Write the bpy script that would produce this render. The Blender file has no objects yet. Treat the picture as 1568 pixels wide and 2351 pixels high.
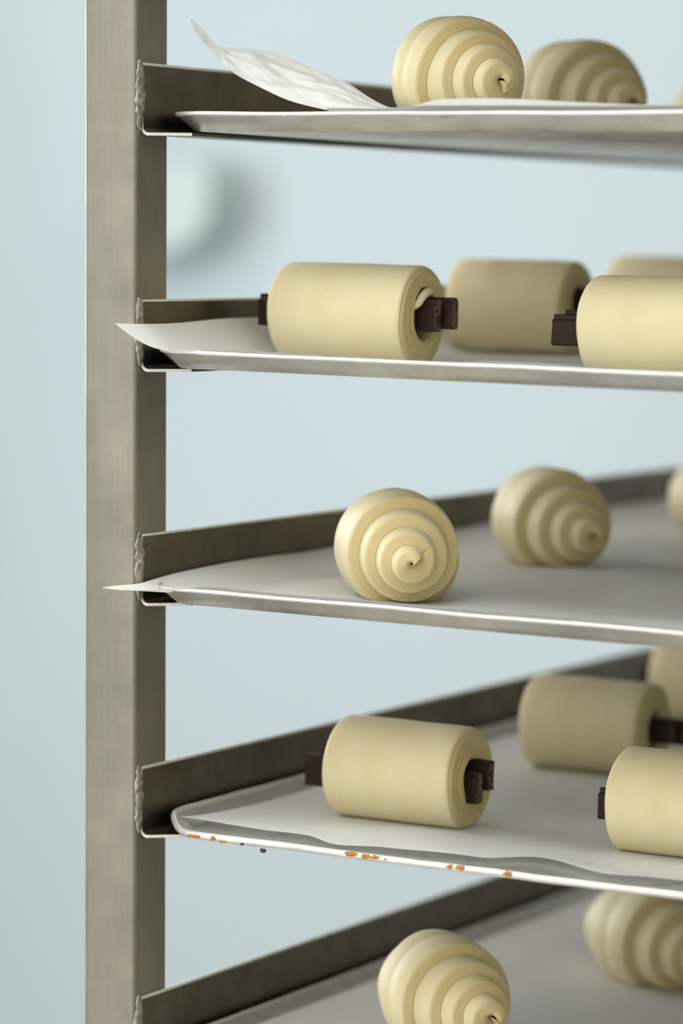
import bpy, bmesh, math, random
from mathutils import Vector, Matrix, noise
PI = math.pi
S = bpy.context.scene
C = S.collection

# ------------------------------------------------------------------ camera
cam_data = bpy.data.cameras.new('camera')
cam = bpy.data.objects.new('camera', cam_data)
C.objects.link(cam)
R_ = Vector((0.87620928, 0.48189762, 0.00565479))
U_ = Vector((-0.04025928, 0.06149867, 0.99729489))
F_ = Vector((-0.48024627, 0.8740667, -0.07328655))
CAM = Vector((0.90045653, -1.43171553, -0.09172413))
m = Matrix((R_, U_, -F_)).transposed().to_4x4()
m.translation = CAM
cam.matrix_world = m
cam_data.sensor_fit = 'VERTICAL'
cam_data.sensor_height = 36
cam_data.sensor_width = 24
cam_data.lens = 8029.2 / 2351 * 36
cam_data.clip_start = .05
cam_data.clip_end = 50
cam_data.dof.use_dof = True
cam_data.dof.focus_distance = 1.675
cam_data.dof.aperture_fstop = 4.3
S.camera = cam

# ------------------------------------------------------------------ light
S.view_settings.view_transform = 'Standard'
S.view_settings.look = 'None'
S.view_settings.exposure = 0.07
S.view_settings.gamma = 1.0
S.view_settings.use_curve_mapping = False
world = bpy.data.worlds.new('world')
S.world = world
world.use_nodes = True
bg = world.node_tree.nodes['Background']
bg.inputs['Color'].default_value = (1.0, .94, .82, 1)
bg.inputs['Strength'].default_value = 1.5


def area(name, loc, target, sx, sy, power, col):
    d = bpy.data.lights.new(name, 'AREA')
    d.shape = 'RECTANGLE'
    d.size, d.size_y, d.energy, d.color = sx, sy, power, col
    o = bpy.data.objects.new(name, d)
    C.objects.link(o)
    o.location = loc
    o.rotation_euler = (Vector(target) - Vector(loc)).to_track_quat('-Z', 'Y').to_euler()
    return o


area('window_light', (-1.0, -2.3, -.05), (.1, .1, -.15), 1.4, .8, 3.5, (.80, .92, 1.0))
area('side_window_light', (-2.5, .7, .15), (.1, .3, -.2), 1.6, 1.3, 46, (.95, .97, 1.0))
area('ceiling_panel', (-.1, -1.15, 1.45), (.1, .0, -.1), 1.4, .8, 16, (.82, .93, 1.0))







# ------------------------------------------------------------------ helpers
def tag(o, label=None, cat=None, group=None, kind=None):
    if label: o['label'] = label
    if cat: o['category'] = cat
    if group: o['group'] = group
    if kind: o['kind'] = kind
    return o


def empty(name, loc=(0, 0, 0), label=None, cat=None, group=None):
    o = bpy.data.objects.new(name, None)
    C.objects.link(o)
    o.location = loc
    o.empty_display_size = .02
    return tag(o, label, cat, group)


def mesh_obj(name, verts, faces, mat, parent=None, smooth=True, rest=None):
    me = bpy.data.meshes.new(name)
    me.from_pydata([tuple(v) for v in verts], [], faces)
    me.update()
    if smooth:
        me.polygons.foreach_set('use_smooth', [True] * len(me.polygons))
    if rest is not None:
        a = me.attributes.new('rest', 'FLOAT_VECTOR', 'POINT')
        a.data.foreach_set('vector', [c for v in rest for c in v])
    me.materials.append(mat)
    o = bpy.data.objects.new(name, me)
    C.objects.link(o)
    if parent: o.parent = parent
    return o


def bm_obj(name, bm, mat, parent=None, smooth=False):
    bmesh.ops.recalc_face_normals(bm, faces=bm.faces)
    me = bpy.data.meshes.new(name)
    bm.to_mesh(me)
    bm.free()
    if smooth:
        me.polygons.foreach_set('use_smooth', [True] * len(me.polygons))
    me.materials.append(mat)
    o = bpy.data.objects.new(name, me)
    C.objects.link(o)
    if parent: o.parent = parent
    return o


def box_bm(x0, x1, y0, y1, z0, z1, bev=0, seg=2):
    bm = bmesh.new()
    r = bmesh.ops.create_cube(bm, size=1)
    for v in bm.verts:
        v.co = Vector((x0 + (v.co.x + .5) * (x1 - x0), y0 + (v.co.y + .5) * (y1 - y0), z0 + (v.co.z + .5) * (z1 - z0)))
    if bev:
        bmesh.ops.bevel(bm, geom=bm.edges[:], offset=bev, segments=seg, profile=.5, affect='EDGES')
    return bm


def grid_faces(nr, nc, off=0, close=False, flip=False):
    f = []
    for i in range(nr - 1):
        for j in range(nc - (0 if close else 1)):
            k = (j + 1) % nc
            q = (off + i * nc + j, off + i * nc + k, off + (i + 1) * nc + k, off + (i + 1) * nc + j)
            f.append(q[::-1] if flip else q)
    return f


def smooth01(a):
    a = max(0., min(1., a))
    return a * a * (3 - 2 * a)


def dup(o, parent=None):
    c = o.copy()
    C.objects.link(c)
    if parent: c.parent = parent
    for ch in list(o.children):
        dup(ch, c)
    return c


# ------------------------------------------------------------------ materials
def new_mat(name):
    mt = bpy.data.materials.new(name)
    mt.use_nodes = True
    nt = mt.node_tree
    return mt, nt, nt.nodes['Principled BSDF']


def nd(nt, typ, **kw):
    n = nt.nodes.new(typ)
    for k, v in kw.items():
        setattr(n, k, v)
    return n


def coords(nt, scale=(1, 1, 1), kind='Object', attr=None):
    mp = nd(nt, 'ShaderNodeMapping')
    mp.inputs['Scale'].default_value = scale
    if attr:
        a = nd(nt, 'ShaderNodeAttribute', attribute_name=attr)
        nt.links.new(a.outputs['Vector'], mp.inputs['Vector'])
    else:
        tc = nd(nt, 'ShaderNodeTexCoord')
        nt.links.new(tc.outputs[kind], mp.inputs['Vector'])
    return mp.outputs['Vector']


def noise_ramp(nt, vec, scale, detail, stops, rough=.55):
    n = nd(nt, 'ShaderNodeTexNoise')
    n.inputs['Scale'].default_value = scale
    n.inputs['Detail'].default_value = detail
    n.inputs['Roughness'].default_value = rough
    nt.links.new(vec, n.inputs['Vector'])
    r = nd(nt, 'ShaderNodeValToRGB')
    els = r.color_ramp.elements
    while len(els) < len(stops): els.new(.5)
    for e, (p, c) in zip(els, stops):
        e.position = p
        e.color = (*c, 1)
    nt.links.new(n.outputs['Fac'], r.inputs['Fac'])
    return n, r


def mixc(nt, a, b, fac, mode='MIX'):
    mx = nd(nt, 'ShaderNodeMix', data_type='RGBA', blend_type=mode)
    for s, v in (('A', a), ('B', b)):
        i = mx.inputs[6 if s == 'A' else 7]
        if isinstance(v, tuple): i.default_value = (*v, 1)
        else: nt.links.new(v, i)
    if isinstance(fac, float): mx.inputs[0].default_value = fac
    else: nt.links.new(fac, mx.inputs[0])
    return mx.outputs[2]


def bump(nt, bsdf, h, strength, dist=.001):
    b = nd(nt, 'ShaderNodeBump')
    b.inputs['Strength'].default_value = strength
    b.inputs['Distance'].default_value = dist
    nt.links.new(h, b.inputs['Height'])
    nt.links.new(b.outputs['Normal'], bsdf.inputs['Normal'])


def metal(name, c0, c1, rough, streak=(600, 600, 12), blot=22, met=1.0, dirt=None):
    """brushed metal: fine streaks along one axis, cloudy wear"""
    mt, nt, b = new_mat(name)
    n1, r1 = noise_ramp(nt, coords(nt, streak), 1, 4, [(.3, (.92, .92, .92)), (.7, (1, 1, 1))])
    n2, r2 = noise_ramp(nt, coords(nt), blot, 5, [(.3, c0), (.72, c1)], .6)
    col = mixc(nt, r2.outputs['Color'], r1.outputs['Color'], 1.0, 'MULTIPLY')
    if dirt:
        n3, r3 = noise_ramp(nt, coords(nt, dirt[1]), 1, 6, [(.60, (0, 0, 0)), (.70, (1, 1, 1))], .7)
        col = mixc(nt, col, dirt[0], r3.outputs['Color'])
    nt.links.new(col, b.inputs['Base Color'])
    b.inputs['Metallic'].default_value = met
    n4, r4 = noise_ramp(nt, coords(nt), blot * 1.7, 4, [(.3, (rough - .07,) * 3), (.7, (rough + .1,) * 3)])
    nt.links.new(r4.outputs['Color'], b.inputs['Roughness'])
    bump(nt, b, n1.outputs['Fac'], .25, .0003)
    return mt


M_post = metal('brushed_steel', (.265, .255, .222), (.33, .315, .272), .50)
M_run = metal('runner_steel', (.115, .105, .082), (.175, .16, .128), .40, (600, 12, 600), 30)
M_edge = metal('ground_edge', (.72, .72, .70), (.90, .90, .88), .5, (300, 12, 300), 300, .55)
M_weld = metal('weld_metal', (.22, .21, .19), (.66, .64, .60), .5, (300, 300, 300), 380)
M_tray = metal('aluminium_tray', (.52, .51, .475), (.70, .69, .655), .38, (14, 14, 900), 45,
               .9, ((.25, .26, .23), (60, 60, 700)))
M_trim = metal('worn_rim', (.74, .74, .72), (.90, .90, .88), .45, (60, 60, 900), 160, .75,
               ((.45, .44, .40), (90, 90, 600)))


def plain(name, col, rough=.6, met=0.):
    mt, nt, b = new_mat(name)
    n, r = noise_ramp(nt, coords(nt), 3, 3, [(.3, tuple(c * .97 for c in col)), (.7, col)])
    nt.links.new(r.outputs['Color'], b.inputs['Base Color'])
    b.inputs['Roughness'].default_value = rough
    b.inputs['Metallic'].default_value = met
    return mt


M_wall = plain('painted_wall', (.46, .545, .605), .8)
M_side = plain('side_wall_paint', (.50, .47, .38), .7)
M_floor = plain('floor_tiles', (.50, .50, .48), .5)
M_grout = plain('grout', (.30, .30, .29), .8)
M_fix = plain('dispenser_plastic', (.40, .485, .49), .4)
M_fix2 = plain('dispenser_cover', (.45, .53, .56), .4)
M_rubber = plain('rubber', (.04, .04, .04), .7)
M_burnt = plain('burnt_sugar', (.50, .17, .008), .4)
M_dark = plain('dark_drip', (.05, .03, .02), .4)


def dough(name, c0, c1, t, lines=9):
    mt, nt, b = new_mat(name)
    vec = coords(nt, (1, 1, 1), attr='rest')
    sep = nd(nt, 'ShaderNodeSeparateXYZ')
    nt.links.new(vec, sep.inputs[0])

    def mth(op, a, bb=None):
        n = nd(nt, 'ShaderNodeMath', operation=op)
        for i, v in enumerate((a, bb)):
            if v is None: continue
            if isinstance(v, (int, float)): n.inputs[i].default_value = v
            else: nt.links.new(v, n.inputs[i])
        return n.outputs[0]
    y, z = sep.outputs['Y'], sep.outputs['Z']
    r = mth('SQRT', mth('ADD', mth('MULTIPLY', y, y), mth('MULTIPLY', z, z)))
    th = mth('DIVIDE', mth('ARCTAN2', y, mth('MULTIPLY', z, -1.)), 2 * PI)
    s = mth('SUBTRACT', mth('DIVIDE', r, t), th)
    nz = nd(nt, 'ShaderNodeTexNoise')
    nz.inputs['Scale'].default_value = 55
    nz.inputs['Detail'].default_value = 2
    nt.links.new(vec, nz.inputs['Vector'])
    nzo = mth('MULTIPLY', mth('SUBTRACT', nz.outputs['Fac'], .5), 3.2)
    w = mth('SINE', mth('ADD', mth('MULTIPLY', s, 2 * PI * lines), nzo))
    att = nd(nt, 'ShaderNodeAttribute', attribute_name='cut')
    nz2 = nd(nt, 'ShaderNodeTexNoise')
    nz2.inputs['Scale'].default_value = 120
    nz2.inputs['Detail'].default_value = 3
    nt.links.new(vec, nz2.inputs['Vector'])
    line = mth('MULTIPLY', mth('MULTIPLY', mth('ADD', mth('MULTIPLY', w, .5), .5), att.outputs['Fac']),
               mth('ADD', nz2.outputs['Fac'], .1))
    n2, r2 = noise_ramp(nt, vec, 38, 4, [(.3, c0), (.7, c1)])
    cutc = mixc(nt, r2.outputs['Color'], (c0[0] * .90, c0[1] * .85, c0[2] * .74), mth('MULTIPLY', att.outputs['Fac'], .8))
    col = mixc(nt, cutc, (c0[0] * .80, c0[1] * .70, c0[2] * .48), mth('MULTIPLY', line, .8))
    n5, r5 = noise_ramp(nt, vec, 420, 1, [(.765, (0, 0, 0)), (.79, (1, 1, 1))])
    col = mixc(nt, col, (.55, .42, .20), mth('MULTIPLY', r5.outputs['Color'], .5))
    nt.links.new(col, b.inputs['Base Color'])
    b.inputs['Roughness'].default_value = .55
    b.inputs['Subsurface Weight'].default_value = .25
    b.inputs['Subsurface Radius'].default_value = (1, .62, .3)
    b.inputs['Subsurface Scale'].default_value = .004
    b.inputs['Specular IOR Level'].default_value = .3
    h = mth('ADD', mth('MULTIPLY', line, -1.1), mth('MULTIPLY', nz2.outputs['Fac'], .35))
    bump(nt, b, h, .35, .0006)
    return mt


T_CRO, T_ROLL = .0062, .0046
M_cro = dough('croissant_dough', (.73, .645, .405), (.785, .71, .485), T_CRO, 6)
M_roll = dough('roll_dough', (.73, .645, .405), (.785, .71, .485), T_ROLL, 3)


def chocolate():
    mt, nt, b = new_mat('dark_chocolate')
    v = coords(nt)
    n, r = noise_ramp(nt, v, 130, 6, [(.62, (.022, .009, .007)), (.70, (.042, .020, .014)), (.82, (.30, .17, .11))], .75)
    att = nd(nt, 'ShaderNodeAttribute', attribute_name='broken')
    n2, r2 = noise_ramp(nt, v, 520, 4, [(.42, (.028, .012, .008)), (.68, (.30, .16, .09))], .7)
    col = mixc(nt, r.outputs['Color'], r2.outputs['Color'], att.outputs['Fac'])
    nt.links.new(col, b.inputs['Base Color'])
    b.inputs['Roughness'].default_value = .5
    b.inputs['Specular IOR Level'].default_value = .25
    bump(nt, b, n2.outputs['Fac'], .4, .0005)
    return mt


M_choc = chocolate()


def paper_mat():
    mt, nt, b = new_mat('baking_paper')
    n, r = noise_ramp(nt, coords(nt), 30, 3, [(.3, (.90, .91, .90)), (.7, (.94, .95, .94))])
    nt.links.new(r.outputs['Color'], b.inputs['Base Color'])
    b.inputs['Roughness'].default_value = .48
    b.inputs['Specular IOR Level'].default_value = .35
    n2, r2 = noise_ramp(nt, coords(nt), 55, 4, [(.3, (0, 0, 0)), (.7, (1, 1, 1))], .5)
    bump(nt, b, n2.outputs['Fac'], .25, .0012)
    tr = nd(nt, 'ShaderNodeBsdfTranslucent')
    tr.inputs['Color'].default_value = (.88, .92, .94, 1)
    mx = nd(nt, 'ShaderNodeMixShader')
    mx.inputs[0].default_value = .30
    out = nt.nodes['Material Output']
    nt.links.new(b.outputs[0], mx.inputs[1])
    nt.links.new(tr.outputs[0], mx.inputs[2])
    nt.links.new(mx.outputs[0], out.inputs['Surface'])
    return mt


M_paper = paper_mat()

# ------------------------------------------------------------------ the room
ZF = -1.32


def struct(name, bm, mat):
    return tag(bm_obj(name, bm, mat), kind='structure')


wb = struct('wall_back', box_bm(-3.2, 1.30, 2.6, 2.7, ZF, 1.5), M_wall)
struct('wall_right', box_bm(1.20, 1.30, -2.6, 2.6, ZF, 1.5), M_side)
struct('wall_left', box_bm(-3.3, -3.2, -2.6, 2.7, ZF, 1.5), M_wall)
fl = struct('floor', box_bm(-3.3, 1.30, -2.6, 2.7, ZF - .05, ZF - .002), M_grout)
struct('baseboard_back', box_bm(-3.2, 1.20, 2.585, 2.6, ZF, ZF + .1, .003), M_floor)
tile_src = None
for i in range(7):
    for j in range(9):
        if tile_src is None:
            tile_src = bm_obj('floor_tile', box_bm(.003, .597, .003, .597, -.01, 0, .0015, 1), M_floor, fl)
            t = tile_src
        else:
            t = tile_src.copy()
            C.objects.link(t)
        t.location = (-3.2 + i * .6, -2.6 + j * .58, ZF)
        t.scale = (1, .965, 1)

# the blurred wall dispenser
disp = empty('wall_dispenser', (-1.60, 2.6, -.03),
             'blurred pale grey-green rounded dispenser on the back wall behind the post', 'dispenser')
bm = bmesh.new()
prof = [(-.03, .064), (.108, .064), (.126, .058), (.136, .044), (.137, .008), (.128, -.026), (.108, -.048),
        (.072, -.064), (.02, -.072), (-.03, -.072)]
vs0 = [bm.verts.new((x, 0, z)) for x, z in prof]
vs1 = [bm.verts.new((x * .97, -.085, z * .97)) for x, z in prof]
bm.faces.new(vs0)
bm.faces.new(vs1[::-1])
for i in range(len(prof)):
    j = (i + 1) % len(prof)
    bm.faces.new((vs0[i], vs1[i], vs1[j], vs0[j]))
bmesh.ops.recalc_face_normals(bm, faces=bm.faces)
bmesh.ops.bevel(bm, geom=bm.edges[:], offset=.006, segments=2, profile=.5, affect='EDGES')
bm_obj('body', bm, M_fix, disp)
bm_obj('cover', box_bm(-.025, .035, -.105, -.083, -.01, .050, .008, 3), M_fix2, disp)

# ------------------------------------------------------------------ the rack
PITCH, RH = .11368, .0335
TW, TD = .60, .80
TILT = {-1: .012, 0: .012, 1: .020, 2: .024, 3: .022, 4: .020, 5: .02}
YF = {-1: .0, 0: .010, 1: -.004, 2: -.006, 3: .0, 4: -.002, 5: 0}


def zb(k): return -RH - k * PITCH


rack = empty('bakery_rack', (-.015, .4, ZF),
             'brushed steel bakery rack with square post and welded runners holding the trays', 'rack')
rack_inv = Matrix.Translation((.015, -.4, -ZF))


def in_rack(o):
    o.parent = rack
    o.matrix_parent_inverse = Matrix.Translation(-rack.location)
    return o


def post(x0, y0):
    bm = box_bm(x0, x0 + .03, y0, y0 + .03, ZF + .12, .36)
    es = [e for e in bm.edges if abs(e.verts[0].co.z - e.verts[1].co.z) > .5]
    bmesh.ops.bevel(bm, geom=es, offset=.0026, segments=5, profile=.5, affect='EDGES')
    o = bm_obj('post', bm, M_post)
    for p in o.data.polygons:
        p.use_smooth = abs(p.normal.z) < .5
    o.data.set_sharp_from_angle(angle=.6)
    return in_rack(o)


for x0 in (-.03, TW):
    for y0 in (0, TD):
        post(x0, y0)
for z in (ZF + .13, .33):
    for y0 in (.003, TD + .003):
        in_rack(bm_obj('cross_bar', box_bm(0, TW, y0, y0 + .024, z, z + .024, .002), M_post))
    for x0 in (-.027, TW + .003):
        in_rack(bm_obj('side_bar', box_bm(x0, x0 + .024, .03, TD, z, z + .024, .002), M_post))
for x0 in (-.015, TW + .015):
    for y0 in (.015, TD + .015):
        bm = box_bm(x0 - .018, x0 + .018, y0 - .02, y0 + .02, ZF + .05, ZF + .12, .004)
        fk = in_rack(bm_obj('caster_fork', bm, M_post))
        bm = bmesh.new()
        bmesh.ops.create_cone(bm, cap_ends=True, segments=28, radius1=.045, radius2=.045, depth=.028,
                              matrix=Matrix.Translation((x0, y0, ZF + .045)) @ Matrix.Rotation(PI / 2, 4, 'Y'))
        w = bm_obj('caster_wheel', bm, M_rubber)
        w.parent = fk


def runner(k, side):
    """bent L profile; flange edge cut diagonally at the front"""
    W, t, rb = .021, .0014, .0042
    z0 = zb(k) if side > 0 else zb(k) - TW * TILT[k] + .0008
    pts = [(0, RH - .0004), (.0003, RH), (t + .0001, RH), (t + .0004, RH - .0004), (t + .0004, RH - .0011), (t, RH - .0014)]
    for i in range(7):
        a = PI + i * PI / 2 / 6
        pts.append((rb + (rb - t) * math.cos(a), rb - t + (rb - t) * math.sin(a)))
    pts += [(W, 0), (W, -t)]
    for i in range(7):
        a = 1.5 * PI - i * PI / 2 / 6
        pts.append((rb + rb * math.cos(a), rb - t + rb * math.sin(a)))
    ny = 30
    verts, n = [], len(pts)
    for i in range(ny):
        y = .0045 + (TD - .0045) * i / (ny - 1)
        for x, z in pts:
            yy = y + (max(0, x - .004) * .75 if i == 0 else 0)
            verts.append((x if side > 0 else TW - x, yy, z0 + z))
    f = grid_faces(ny, n, close=True)
    f.append(tuple(range(n)))
    f.append(tuple(range((ny - 1) * n, ny * n))[::-1])
    bm = bmesh.new()
    vv = [bm.verts.new(v) for v in verts]
    for q in f: bm.faces.new([vv[i] for i in q])
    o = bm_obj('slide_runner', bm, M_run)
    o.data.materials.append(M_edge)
    for p in o.data.polygons:
        if p.center.z > z0 + RH - .00125 or p.center.y < .0125 and p.normal.y < -.5:
            p.material_index = 1
    in_rack(o)
    # weld bead joining it to the post
    rnd = random.Random(k * 7 + side)
    x0 = .0002 if side > 0 else TW - .0002
    nv, nr = 46, 12
    verts = []
    for i in range(nv):
        s = i / (nv - 1)
        z = z0 + .001 + s * (RH + .0006)
        env = math.sin(PI * min(1, max(0, s))) ** .35
        for j in range(nr):
            a = 2 * PI * j / nr
            nn = noise.noise(Vector((s * 9 + k * 5.3, math.cos(a) * 1.3, math.sin(a) * 1.3 + side)))
            rip = .16 * math.sin(s * 34 + a + nn * 4)
            r = .0021 * env * (1 + .55 * nn + rip * .5)
            cx = x0 + side * .0006 + .0004 * noise.noise(Vector((s * 4, k * 3., 9)))
            verts.append((cx + r * .6 * math.cos(a), .0024 + r * 1.6 * math.sin(a), z))
    f = grid_faces(nv, nr, close=True)
    f.append(tuple(range(nr))[::-1])
    f.append(tuple(range((nv - 1) * nr, nv * nr)))
    wd = mesh_obj('weld_bead', verts, f, M_weld)
    wd.parent = o


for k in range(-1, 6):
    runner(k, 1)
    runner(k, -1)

# ------------------------------------------------------------------ trays
TRAY_LABEL = {
    -1: 'empty aluminium baking tray on the runners above the top croissants',
    0: 'aluminium baking tray at the top of the photo, under the torn baking paper',
    1: 'aluminium baking tray second from the top, carrying pale chocolate rolls',
    2: 'scratched aluminium baking tray third from the top, middle one, carrying croissants',
    3: 'aluminium baking tray with low pale front lip and orange burnt spots, carrying chocolate rolls',
    4: 'lowest aluminium baking tray, cut off by the bottom of the photo, carrying croissants'}
TF = {}
OUT, RIM = .0105, .0086


def tray(k):
    z0 = zb(k) + .0005 + .0005
    M = Matrix.Translation((0, 0, z0)) @ Matrix.Rotation(TILT[k], 4, 'Y')
    TF[k] = M
    t = empty('baking_tray', (0, 0, 0), TRAY_LABEL[k], 'tray')
    t.matrix_world = M
    t['group'] = 'baking trays on the rack'
    yf = YF[k]
    x0, x1, y0, y1 = .0045 + OUT + .002, .593 - OUT, yf + OUT + .002, yf + .79 - OUT
    rc = .022 if k == 3 else .011
    path = []   # (x, y, nx, ny, frontness)
    nseg = 9

    def corner(cx, cy, a0):
        for i in range(nseg + 1):
            a = a0 + (PI / 2) * i / nseg
            path.append((cx + rc * math.cos(a), cy + rc * math.sin(a), math.cos(a), math.sin(a)))

    def side(xa, ya, xb, yb, nx, ny, n=40):
        for i in range(1, n):
            s = i / n
            path.append((xa + (xb - xa) * s, ya + (yb - ya) * s, nx, ny))
    corner(x0 + rc, y0 + rc, PI)
    side(x0 + rc, y0, x1 - rc, y0, 0, -1)
    corner(x1 - rc, y0 + rc, 1.5 * PI)
    side(x1, y0 + rc, x1, y1 - rc, 1, 0)
    corner(x1 - rc, y1 - rc, 0)
    side(x1 - rc, y1, x0 + rc, y1, 0, 1)
    corner(x0 + rc, y1 - rc, .5 * PI)
    side(x0, y1 - rc, x0, y0 + rc, -1, 0)
    th = .0011
    rows = []
    rimrows = []
    for (x, y, nx, ny) in path:
        o, h = OUT, RIM
        if k == 3:          # low open front
            fr = smooth01((-ny - .45) / .5)
            o, h = OUT * (1 - fr) + .0105 * fr, RIM * (1 - fr) + .0030 * fr
        wob = .0004 * noise.noise(Vector((x * 18, y * 18, k * 3.1)))
        sx = 1
        pr = [(0, th), (.0012, th + .0003), (o * .5, th + h * .47), (o - .0008, h - .0004)]
        pr2 = [(o + .0002, h - .0012), (o * .5 + .0012, h * .47), (.0018, .0003), (.0004, 0)]
        rows.append([(x + nx * a, y + ny * a, z + (wob if z > .002 else 0)) for a, z in pr])
        rows[-1] += [(x + nx * a, y + ny * a, z + (wob if z > .002 else 0)) for a, z in pr2]
        # folded rim bead
        rim = []
        w2, h2 = (.0013, .0011) if k != 3 else (.0016, .0019)
        for i in range(8):
            a = 2 * PI * i / 8
            rim.append((x + nx * (o + w2 * math.cos(a)), y + ny * (o + w2 * math.cos(a)),
                        h - .0004 + wob + h2 * math.sin(a) + .0002 * noise.noise(Vector((x * 120, y * 120, k)))))
        rimrows.append(rim)
    n = len(path)
    nc = 8
    verts = [p for r in rows for p in r]
    f = []
    for i in range(n):
        j = (i + 1) % n
        for c in range(nc - 1):
            f.append((i * nc + c, j * nc + c, j * nc + c + 1, i * nc + c + 1))
    f.append(tuple(i * nc for i in range(n))[::-1])
    f.append(tuple(i * nc + nc - 1 for i in range(n)))
    f = [q[::-1] for q in f]
    pan = mesh_obj('pan', verts, f, M_tray, t)
    pan.data.set_sharp_from_angle(angle=.5)
    verts = [p for r in rimrows for p in r]
    f = []
    for i in range(n):
        j = (i + 1) % n
        for c in range(8):
            d = (c + 1) % 8
            f.append((i * 8 + c, i * 8 + d, j * 8 + d, j * 8 + c))
    mesh_obj('folded_rim', verts, f, M_trim, t)
    return t


trays = {k: tray(k) for k in range(-1, 5)}

# burnt spots on the low lip of the fourth tray
rnd = random.Random(5)
for (x, z, sx, sz, dark) in [(.0330, .0022, .0035, .0009, 0), (.0440, .0024, .0016, .0011, 0), (.0490, .0012, .0020, .0006, 0),
                       (.0600, .0012, .001, .0006, 1), (.0705, -.0010, .0018, .0009, 1),
                       (.1195, .0030, .0034, .0012, 0), (.1275, .0028, .0026, .0011, 0), (.1325, .0028, .0026, .0010, 0),
                       (.1380, .0026, .0007, .0006, 0), (.1720, .0028, .0018, .0011, 0), (.1775, .0028, .0026, .0012, 0),
                       (.2020, .0028, .0026, .0012, 0)]:
    bm = bmesh.new()
    bmesh.ops.create_icosphere(bm, subdivisions=3, radius=1)
    for v in bm.verts:
        nn = 1 + .45 * noise.noise(v.co * 1.6 + Vector((x * 300, 0, 0)))
        v.co = Vector((x + v.co.x * sx * nn, YF[3] + .0007 + v.co.y * .0006 + (.002 if z < 0 else 0), z + v.co.z * sz * nn))
    bm_obj('burnt_spot', bm, M_dark if dark else M_burnt, trays[3], True)

# ------------------------------------------------------------------ baking paper
PAPER = {
    0: dict(label='torn white baking paper on the top tray, its corner curling up beside the post',
            hl=.007, x0=.006, front=.004, tip=(0, 0, 0), zf=.0098),
    1: dict(label='white baking paper under the palest rolls, raised pointed corner, second tray from top',
            hl=.0215, x0=.0032, front=.004, tip=(.001, -.026, -.0015), zf=.0080),
    2: dict(label='white baking paper on the middle tray, long sharp corner crossing in front of the post',
            hl=.0120, x0=.0040, front=.005, tip=(-.009, -.022, -.0075), zf=.0088),
    3: dict(label='white baking paper with a wavy front edge, on the tray with orange burnt spots',
            hl=.0026, x0=.0165, front=None, tip=(-.004, -.004, .002), zf=.003),
    4: dict(label='white baking paper on the lowest tray, under its croissants',
            hl=.0030, x0=.0175, front=.012, tip=(0, 0, 0), zf=.004)}
EDGE3 = [(.0, .020), (.0288, .0265), (.056, .0245), (.079, .026), (.108, .0110), (.131, .0165), (.174, .0240), (.197, .040),
         (.242, .0215), (.261, .0275), (.32, .03), (.6, .025)]


def edge3(x):
    for (a, b), (c, d) in zip(EDGE3, EDGE3[1:]):
        if x <= c:
            return b + (d - b) * smooth01((x - a) / (c - a))
    return .025


FOOT = {0: [(.12, .10, .03, .03), (.098, .29, .03, .03)],
        1: [(.066, .10, .045, .02), (.055, .31, .045, .02), (.06, .52, .045, .02), (.236, .10, .045, .02)],
        2: [(.0925, .085, .03, .03), (.079, .295, .03, .03), (.098, .5, .03, .03)],
        3: [(.0945, .104, .045, .02), (.104, .31, .045, .02), (.25, .10, .045, .02), (.085, .52, .045, .02)],
        4: [(.117, .102, .03, .03), (.139, .32, .03, .03)]}


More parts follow.
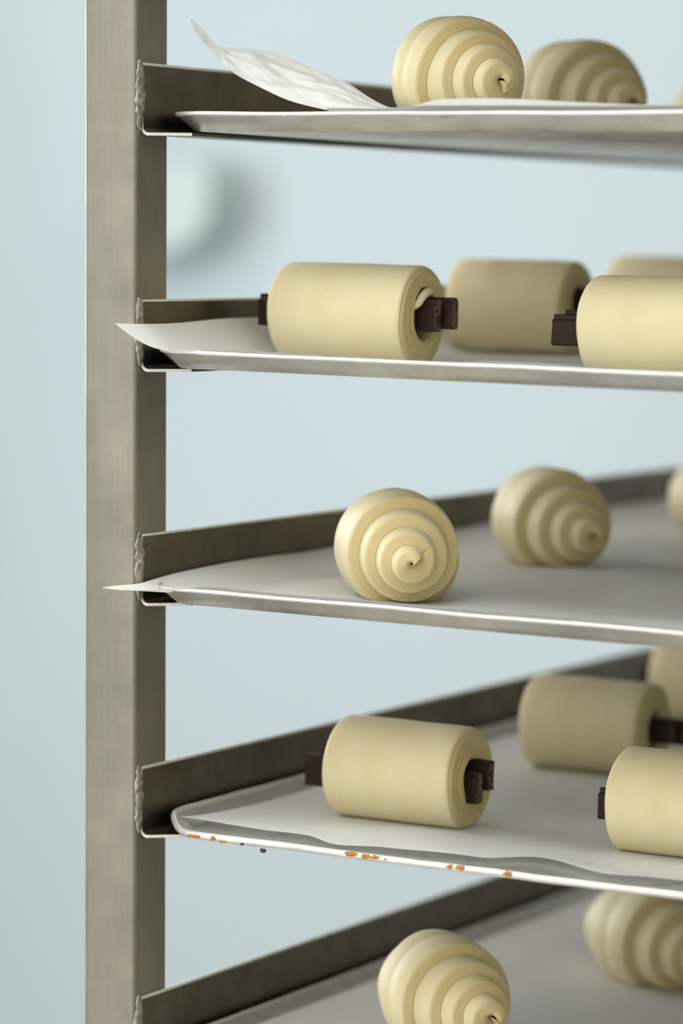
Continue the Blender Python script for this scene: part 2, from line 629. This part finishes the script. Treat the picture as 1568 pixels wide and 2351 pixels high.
def paper(k):
    P = PAPER[k]
    yf = YF[k]
    x0, x1, y1 = P['x0'], .578, yf + .765
    NX, NY = 190, 170
    verts = []
    for j in range(NY):
        v = (j / (NY - 1)) ** 1.35
        for i in range(NX):
            u = (i / (NX - 1)) ** 1.25
            x = x0 + (x1 - x0) * u
            ys = yf + P['front'] + .0014 * noise.noise(Vector((x * 22, k * 4, 0))) if P['front'] else edge3(x) + yf
            y = ys + (y1 - ys) * v
            # gentle cockles
            n1 = noise.noise(Vector((x * 9 + k * 11, y * 14, 1.7)))
            n2 = noise.noise(Vector((x * 26 + k * 7, y * 24, 4.1)))
            amp = .0042 if k != 3 else .0052
            flat = 1.
            for (px, py, rx, ry) in FOOT[k]:
                dd = math.hypot((x - px) / rx, (y - py) / ry)
                flat = min(flat, smooth01(dd - .75))
            z = .0020 + flat * (amp * max(-.25, n1 + .25) + .0006 * n2)
            # up the left side
            s = max(0, 1 - (x - x0) / .030)
            hl = P['hl'] * (1 + .12 * noise.noise(Vector((y * 14, k * 2.2, 8))))
            if k == 0: hl = P['hl']
            zl = hl * s ** 1.7
            # up over the front rim
            d = max(0, 1 - (y - ys) / .026)
            wavy = noise.noise(Vector((x * 16 + k * 3, 2, 2)))
            zfr = (P['zf'] + .0016 * wavy) * d ** 1.5
            if k == 3:
                zfr = (.0026 + .0016 * wavy) * d
            if k == 0:
                zfr = zfr * .86 + .0096 * math.exp(-((y - ys - .013) / .010) ** 2) * smooth01((x - .118) / .035) * (.80 + .20 * math.sin(x * 26 - 3.2))
            z = max(.0015, z * (1 - .6 * max(s, d))) + (zl ** 3 + zfr ** 3) ** (1 / 3.)
            # corner tip
            wgt = max(0, 1 - (x - x0) / .05) ** 2.0 * max(0, 1 - (y - ys) / .09) ** 2.0
            tp = P['tip']
            yn = y + tp[1] * wgt
            xs_ = tp[0] * smooth01((-.001 - yn) / .016) * (1 - smooth01((x - x0) / .03)) if tp[0] < 0 and P['front'] else tp[0] * wgt
            verts.append((x + xs_, yn, z + tp[2] * wgt))
    faces = grid_faces(NY, NX)
    if k == 0:  # the near left corner is torn off the flat sheet and stands up
        faces = [q for q in faces if not (verts[q[0]][0] < .095 and verts[q[0]][1] < .06 - verts[q[0]][0] * .3)]
    o = mesh_obj('baking_paper', verts, faces, M_paper)
    o.matrix_world = TF[k]
    tag(o, P['label'], 'paper', 'baking paper sheets')
    return o


papers = {k: paper(k) for k in range(5)}

# raised torn corner of the top sheet
lo = [(0.1246, 0.045, -0.0253), (0.1059, 0.045, -0.0244), (0.0869, 0.045, -0.0233), (0.0725, 0.045, -0.0208), (0.058, 0.045, -0.0171), (0.0434, 0.045, -0.0111), (0.0299, 0.045, -0.0048), (0.0232, 0.045, -0.0), (0.0188, 0.045, 0.0039), (0.0129, 0.049, 0.0078), (0.006, 0.053, 0.0118), (-0.0005, 0.057, 0.0162), (-0.0052, 0.061, 0.0204), (-0.0094, 0.065, 0.0246)]
up = [(0.1164, 0.072, -0.0229), (0.1009, 0.072, -0.0206), (0.0889, 0.072, -0.0156), (0.0768, 0.072, -0.0084), (0.0634, 0.072, -0.0031), (0.0499, 0.072, 0.002), (0.0351, 0.072, 0.0073), (0.0227, 0.072, 0.0092), (0.0114, 0.072, 0.0102), (0.0041, 0.0708, 0.0109), (0.0, 0.0696, 0.0148), (-0.0028, 0.0684, 0.0187), (-0.0054, 0.0672, 0.0217), (-0.0092, 0.066, 0.0251)]


def cr(pts, s):
    n = len(pts) - 1
    f = min(s * n, n - 1e-6)
    i = int(f)
    t = f - i
    p = [Vector(pts[max(0, min(n, i + q))]) for q in (-1, 0, 1, 2)]
    return .5 * ((2 * p[1]) + (p[2] - p[0]) * t + (2 * p[0] - 5 * p[1] + 4 * p[2] - p[3]) * t * t
                 + (3 * p[1] - p[0] - 3 * p[2] + p[3]) * t ** 3)


verts = []
NA, NB = 120, 22
for i in range(NA):
    s = i / (NA - 1)
    a, b = cr(lo, s), cr(up, s)
    wd = (b - a).length
    for j in range(NB):
        q = j / (NB - 1)
        p = a.lerp(b, q)
        nrm = Vector((-.2, -.8, .5)).normalized()
        cr1 = noise.noise(Vector((s * 10, q * 2.2, 3))) * .0036 + abs(noise.noise(Vector((s * 8 + q * 4, q * 4, 13)))) * .0060 - abs(noise.noise(Vector((s * 13 - q * 5, q * 3, 31)))) * .0045
        p += nrm * ((cr1 + .0022 * math.sin(PI * q)) * min(1, wd / .02) * math.sin(PI * min(1, q * 1.0)) ** .6)
        verts.append(p)
tc = mesh_obj('torn_corner', verts, grid_faces(NA, NB), M_paper, papers[0])
tc.matrix_parent_inverse = papers[0].matrix_world.inverted()


# ------------------------------------------------------------------ pastry
def place(root, k, x, y, h, rz):
    root.matrix_world = TF[k] @ Matrix.Translation((x, y, h)) @ Matrix.Rotation(rz, 4, 'Z')


def croissant(k, x, y, rz, label, R=.0305, wraps=3.9, W=.050, seed=0, phase=0., h=.0015, mirror=1, wp=.62):
    """rolled triangle of dough: a spiral strip, one mesh per turn. Axis = local X, +X tip towards viewer."""
    root = empty('croissant', (0, 0, 0), label, 'croissant', 'unbaked croissants')
    t = R / (wraps + .55)
    rs = T_CRO / t
    thm = 2 * PI * wraps
    N = 84
    zflat = .90 * R

    def ro_(th): return t * (th / (2 * PI)) + t * 1.0

    def w_(th):
        q = max(0, 1 - th / thm)
        return W * q ** wp + .006 + .0012 * noise.noise(Vector((th * .55, seed * 3.7, 0)))

    def shape(xx, r, th):
        a = mirror * (th + phase) - PI / 2
        wob = 1 + .022 * noise.noise(Vector((math.cos(a) * 1.2, math.sin(a) * 1.2, xx * 30 + seed)))
        cy, cz = r * math.cos(a) * wob, r * math.sin(a) * wob
        off = .0016 * noise.noise(Vector((xx * 28, seed * 2.1, 5)))
        yy, zz = cy * 1.0 + off, cz
        if zz < -zflat * .93:
            zz = -zflat * .93 + (zz + zflat * .93) * .35
        # slight sag of the tips
        zz -= 1.3 * xx * xx
        return (xx, yy, zz + zflat * .96)
    turns = int(math.ceil(wraps))
    for w in range(turns):
        verts, rest, cut, faces = [], [], [], []
        th0, th1 = 2 * PI * w, min(thm, 2 * PI * (w + 1))
        ns = max(8, int(N * (th1 - th0) / (2 * PI))) + 1
        for i in range(ns):
            th = th0 + (th1 - th0) * i / (ns - 1)
            ro = ro_(th)
            if th < 2 * PI:
                ri = .0009
            else:
                ri = ro_(th - 2 * PI)
            end = (thm - th) / .9
            if end < 1:
                ro = ri + .0002 + (ro - ri) * max(0, end) ** .5
            wv = w_(th)
            xs = w_(th + 2 * PI) - .0018 if th + 2 * PI <= thm else .0002
            rho = min(.0024, (ro - ri) * .45)
            row = []
            for q in (0, .2, .4, .6, .8, 1):
                xx = xs + (wv - rho - xs) * q
                row.append((xx, ro - .0008 + .0036 * q - .0038 * q * q, 0))
            rt = ro - .0010
            for q in (.2, .4, .6, .8, 1):
                al = q * PI / 2 * .9
                row.append((wv - rho + rho * math.sin(al), rt - rho + rho * math.cos(al), min(1, max(0, q * 1.6 - .4))))
            xa, top, _c = row[-1]
            rb = ri - .0010 if w else ri
            for q in (.2, .4, .6, .8, .92, 1):
                r = top + (rb - top) * q
                dip = -.0010 * max(0, q - .8) / .2 if w else -.0022 * max(0, q - .6) / .4
                row.append((xa + .0014 * q + dip, max(.0002, r), 1))
            full = [(-x_, r_, c_) for x_, r_, c_ in row[::-1]] + row
            nc = len(full)
            if i == 0: full0 = full
            for (xx, r, c) in full:
                verts.append(shape(xx, r, th))
                rr = r * rs
                rest.append((xx, rr * math.sin(th), -rr * math.cos(th)))
                cut.append(c)
        if w == 0:      # end face of the sheet at the very core
            base = verts[:nc]
            r0 = rest[:nc]
            ax = [shape(q[0], .0003, 0) for q in full0]
            verts = ax + verts
            rest = r0 + rest
            cut = [1] * nc + cut
        faces = grid_faces(ns + (1 if w == 0 else 0), nc, 0, flip=(mirror > 0))
        o = mesh_obj('dough_coil', verts, faces, M_cro, root, rest=rest)
        a = o.data.attributes.new('cut', 'FLOAT', 'POINT')
        a.data.foreach_set('value', [float(c) for c in cut])
    place(root, k, x, y, h, rz)
    return root


_choc = []


def stick_mesh(parent, x0, x1, y, z, hh, tt, seed, tilt=0.):
    """chocolate baton: long bar with a moulded ledge along its top and snapped ends"""
    prof = [(-tt / 2, -hh / 2 + .0008), (-tt / 2 + .0008, -hh / 2), (tt / 2 - .0008, -hh / 2), (tt / 2, -hh / 2 + .0008),
            (tt / 2, hh / 2 - .0030), (tt / 2 - .0006, hh / 2 - .0024), (tt / 2 - .0016, hh / 2 - .0022),
            (tt / 2 - .0019, hh / 2 - .0004), (tt / 2 - .0024, hh / 2), (-tt / 2 + .0024, hh / 2), (-tt / 2 + .0019, hh / 2 - .0004),
            (-tt / 2 + .0016, hh / 2 - .0022), (-tt / 2 + .0006, hh / 2 - .0024), (-tt / 2, hh / 2 - .0030)]
    n = len(prof)
    nx = 34
    verts, br = [], []
    for i in range(nx):
        s = i / (nx - 1)
        s = .5 - .5 * math.cos(PI * s)
        for (a, b) in prof:
            xx = x0 + (x1 - x0) * s
            if i in (0, nx - 1):
                xx += .0016 * noise.noise(Vector((a * 380, b * 260, seed + i)))
            sc = .95 if i in (0, nx - 1) else 1
            w = .00025 * noise.noise(Vector((xx * 200, a * 400, b * 400 + seed)))
            verts.append((xx, y + a * sc + w, z + b * sc + w + tilt * xx))
            br.append(1. if i in (0, nx - 1) else 0.)
    f = grid_faces(nx, n, close=True)
    for base, ix in ((0, x0), ((nx - 1) * n, x1)):
        c = len(verts)
        verts.append((ix + (.0008 if base else -.0008), y, z + tilt * ix))
        br.append(1.)
        for j in range(n):
            q = (base + j, base + (j + 1) % n, c)
            f.append(q[::-1] if base == 0 else q)
    f = [q[::-1] for q in f]
    o = mesh_obj('chocolate_stick', verts, f, M_choc, parent)
    o.data.set_sharp_from_angle(angle=.6)
    a = o.data.attributes.new('broken', 'FLOAT', 'POINT')
    a.data.foreach_set('value', br)
    return o


def choc_roll(k, xl, xr, y, label, R=.0257, seed=0, h=.0015, rz=0., sticks=None, hole=(.0078, .0098), hy=0., hz=0.):
    root = empty('chocolate_roll', (0, 0, 0), label, 'pastry', 'unbaked chocolate rolls')
    L = xr - xl
    NT = 132
    t = T_ROLL
    zc = R * .965

    def rr(th, r):
        a = th - PI / 2
        wob = 1 + .018 * noise.noise(Vector((math.cos(a) * 1.1, math.sin(a) * 1.1, seed * 3.3))) * (r / R)
        return r * wob

    prof = []          # (x fraction, radius) from the left hole to the right hole
    nr = 46
    verts, rest, cut = [], [], []
    rows = []
    for sgn in (-1, 1):
        seq = []
        for i in range(nr):
            seq.append(('e', sgn, i / (nr - 1)))
        if sgn < 0:
            rows += [('h', -1, 0), ('h', -1, .5)] + seq
            rows += [('b', 0, q / 11) for q in range(1, 11)]
        else:
            rows += seq[::-1] + [('h', 1, .5), ('h', 1, 0)]
    for (kd, sgn, q) in rows:
        for j in range(NT + 1):
            th = 2 * PI * j / NT
            ct, st = math.cos(th - PI / 2), math.sin(th - PI / 2)
            rh = 1 / math.sqrt((ct / hole[0]) ** 2 + (st / hole[1]) ** 2)
            c = 0.
            if kd == 'h':
                r = rh * (.9 + .1 * q)
                xx = sgn * (L / 2 - .014 + .010 * q)
                c = 1.
            elif kd == 'e':
                rho = .0055
                r = rh + (R - rh) * q
                e = max(0, (r - (R - rho)) / rho)
                bulge = .0014 * noise.noise(Vector((r * 90, ct * .8, seed + sgn)))
                xx = L / 2 - rho * .62 * (1 - math.sqrt(max(0, 1 - min(1, e) ** 2))) + bulge * (1 - e)
                fr = ((r / t - j / NT * 1.0) % 1.0)
                dd = min(fr, 1 - fr)
                if .03 < q < .93:
                    xx -= .00085 * math.exp(-(dd / .10) ** 2) - .0003 * math.cos(dd * 2 * PI)
                if q < .12:
                    xx -= .0030 * (1 - q / .12) ** 2
                xx *= sgn
                c = 1. - smooth01((e - .75) / .25)
            else:
                r = R * (1 + .004 * math.sin(PI * q))
                xx = (-L / 2 + .005) + (L - .010) * q
                r += .00035 * noise.noise(Vector((xx * 60, ct * 2, st * 2 + seed)))
                if seed == 2:
                    r += .0009 * noise.noise(Vector((xx * 95 + st * 2, ct * 3, st * 3)))
            rest.append((xx, r * math.sin(th), -r * math.cos(th)))
            rq = rr(th, r)
            f = (r / R) ** 2
            hs = (1 - min(1, max(0, (r - rh) / (R - rh))))
            yy, zz = rq * ct + hy * hs, rq * st + hz * hs
            fl = zc * .975
            if zz < -fl:
                zz = -fl + (zz + fl) * .25
            # ends lean a little
            xx2 = xx + .0012 * sgn * noise.noise(Vector((st * .8 + seed, ct * .8, 7))) * f
            verts.append((xx2, yy, zz + zc))
            cut.append(c)
    nc = NT + 1
    faces = grid_faces(len(rows), nc, flip=False)
    o = mesh_obj('rolled_dough', verts, faces, M_roll, root, rest=rest)
    a = o.data.attributes.new('cut', 'FLOAT', 'POINT')
    a.data.foreach_set('value', cut)
    sticks = sticks or [(-.50 * L - .012, .5 * L + .012, -.0036, .000, .0155, .0062), (-.5 * L - .009, .5 * L + .016, .0036, .0010, .0150, .0060)]
    for i, (a0, a1, yy, zz, hh, tt) in enumerate(sticks):
        stick_mesh(root, a0, a1, yy + hy, zc + zz + hz, hh, tt, seed * 5 + i)
    place(root, k, (xl + xr) / 2, y, h, rz)
    return root, L, zc


def flap(parent, L, zc):
    """small curled lip of dough over the sticks"""
    pts = [(L / 2 - .004, -.0085, .0035), (L / 2 + .0005, -.0085, .0065), (L / 2 + .0014, -.0055, .0100), (L / 2 + .0012, -.0005, .0120),
           (L / 2 + .0004, .0045, .0122), (L / 2 - .003, .009, .0105)]
    rad = [.0012, .0017, .0021, .0022, .0019, .0012]
    verts, rest = [], []
    n, m_ = 36, 12
    for i in range(n):
        s = i / (n - 1)
        p = cr(pts, s)
        q = cr(pts, min(1, s + .01)) - cr(pts, max(0, s - .01))
        q.normalize()
        u = q.cross(Vector((1, 0, 0))).normalized()
        v = q.cross(u)
        f = s * 5
        r = rad[int(min(4, f))] + (rad[int(min(4, f)) + 1] - rad[int(min(4, f))]) * (f - int(min(4, f)))
        for j in range(m_):
            a = 2 * PI * j / m_
            w = p + (u * math.cos(a) + v * math.sin(a)) * r
            verts.append((w.x, w.y, w.z + zc))
            rest.append((w.x, w.y, w.z))
    f = grid_faces(n, m_, close=True)
    f.append(tuple(range(m_))[::-1])
    f.append(tuple(range((n - 1) * m_, n * m_)))
    mesh_obj('dough_flap', verts, f, M_roll, parent, rest=rest)


# ---- second tray
L = .072
r1, L1, zc1 = choc_roll(1, .0275, .1045, .1, 'palest sharp chocolate roll, whole, front left on the second tray from top',
                   R=.0254, seed=1, h=.0018, hole=(.0092, .0125), hy=.001, hz=.0015,
                   sticks=[(-.0530, .0475, -.0038, -.0005, .0160, .0066), (-.0500, .0535, .0034, .0006, .0155, .0058)])
flap(r1, L1, zc1)
choc_roll(1, .0190, .0900, .31, 'darker wrinkled chocolate roll behind the front left roll on the second tray', R=.0262, seed=2,
          h=.002, rz=.03, hz=.003)
choc_roll(1, .0180, .0890, .52, 'blurred back roll above the cropped front roll, right edge of the second tray', R=.0268, seed=3, h=.003)
choc_roll(1, .1965, .2700, .1, 'pale chocolate roll cropped by the right edge, front right on the second tray', R=.0245, seed=4, h=.0015, rz=-.03,
          sticks=[(-.0570, .0480, -.0036, -.0025, .0150, .0062), (-.0545, .046, .0036, -.0002, .0150, .006)])
# ---- fourth tray
choc_roll(3, .0582, .1307, .104, 'front left chocolate roll on the tray with orange burnt spots, whole and in view', R=.0257, seed=5, h=.0018,
          hz=-.0005, sticks=[(-.0550, .0425, -.0032, -.0030, .0160, .0066), (-.0500, .0450, .0040, .0025, .0150, .0060)])
choc_roll(3, .0670, .1392, .31, 'blurred chocolate roll behind the cropped front roll on the burnt-spotted tray', R=.0259, seed=6, h=.002,
          hz=.001, sticks=[(-.0385, .0480, -.0034, .0000, .0130, .0055), (-.0370, .0520, .0040, -.001, .0140, .0060)])
choc_roll(3, .2145, .2860, .1, 'chocolate roll cropped by the right edge, front right on the burnt-spotted tray', R=.0254, seed=7, h=.0016,
          sticks=[(-.0465, .045, -.0034, -.0030, .0150, .0062), (-.0415, .0450, .0036, -.007, .0140, .006)])
choc_roll(3, .0520, .1200, .52, 'strongly blurred back roll at the top right corner of the burnt-spotted tray', R=.0262, seed=8, h=.004)


# ---- croissants: rotation turns local +X to the tip that faces the viewer
def deg(a): return a * PI / 180


croissant(0, .1215, .1000, deg(-32), 'larger sharp croissant on the top tray, left one, its tip pointing right', R=.0298, seed=1, phase=.2, W=.039, h=.003)
croissant(0, .0980, .2900, deg(-30), 'smaller blurred croissant behind the sharp one on the top tray', R=.0302, seed=2, phase=.8, W=.051, h=.002)
croissant(0, .1010, .5000, deg(-30), 'sliver of a croissant at the right edge of the photo on the top tray', R=.029, seed=3)
croissant(2, .0965, .0880, deg(-54), 'sharp croissant seen end-on at the front of the middle tray',
          R=.0302, seed=4, phase=2.3, W=.050)
croissant(2, .0820, .2950, deg(-40), 'blurred croissant behind and right of the end-on one, middle tray', R=.0293, seed=5, phase=1.4, W=.052)
croissant(2, .0980, .5000, deg(-40), 'sliver of a blurred croissant at the right edge of the photo, middle tray', R=.029, seed=6)
croissant(4, .1170, .1020, deg(-33), 'croissant cut off by the bottom of the photo, front of the lowest tray', R=.0300, seed=7, phase=.5, W=.045, h=.0060)
croissant(4, .1360, .3150, deg(-32), 'blurred croissant at the right on the lowest tray, below the burnt-spotted lip', R=.0303, seed=8, phase=1.1, W=.051)
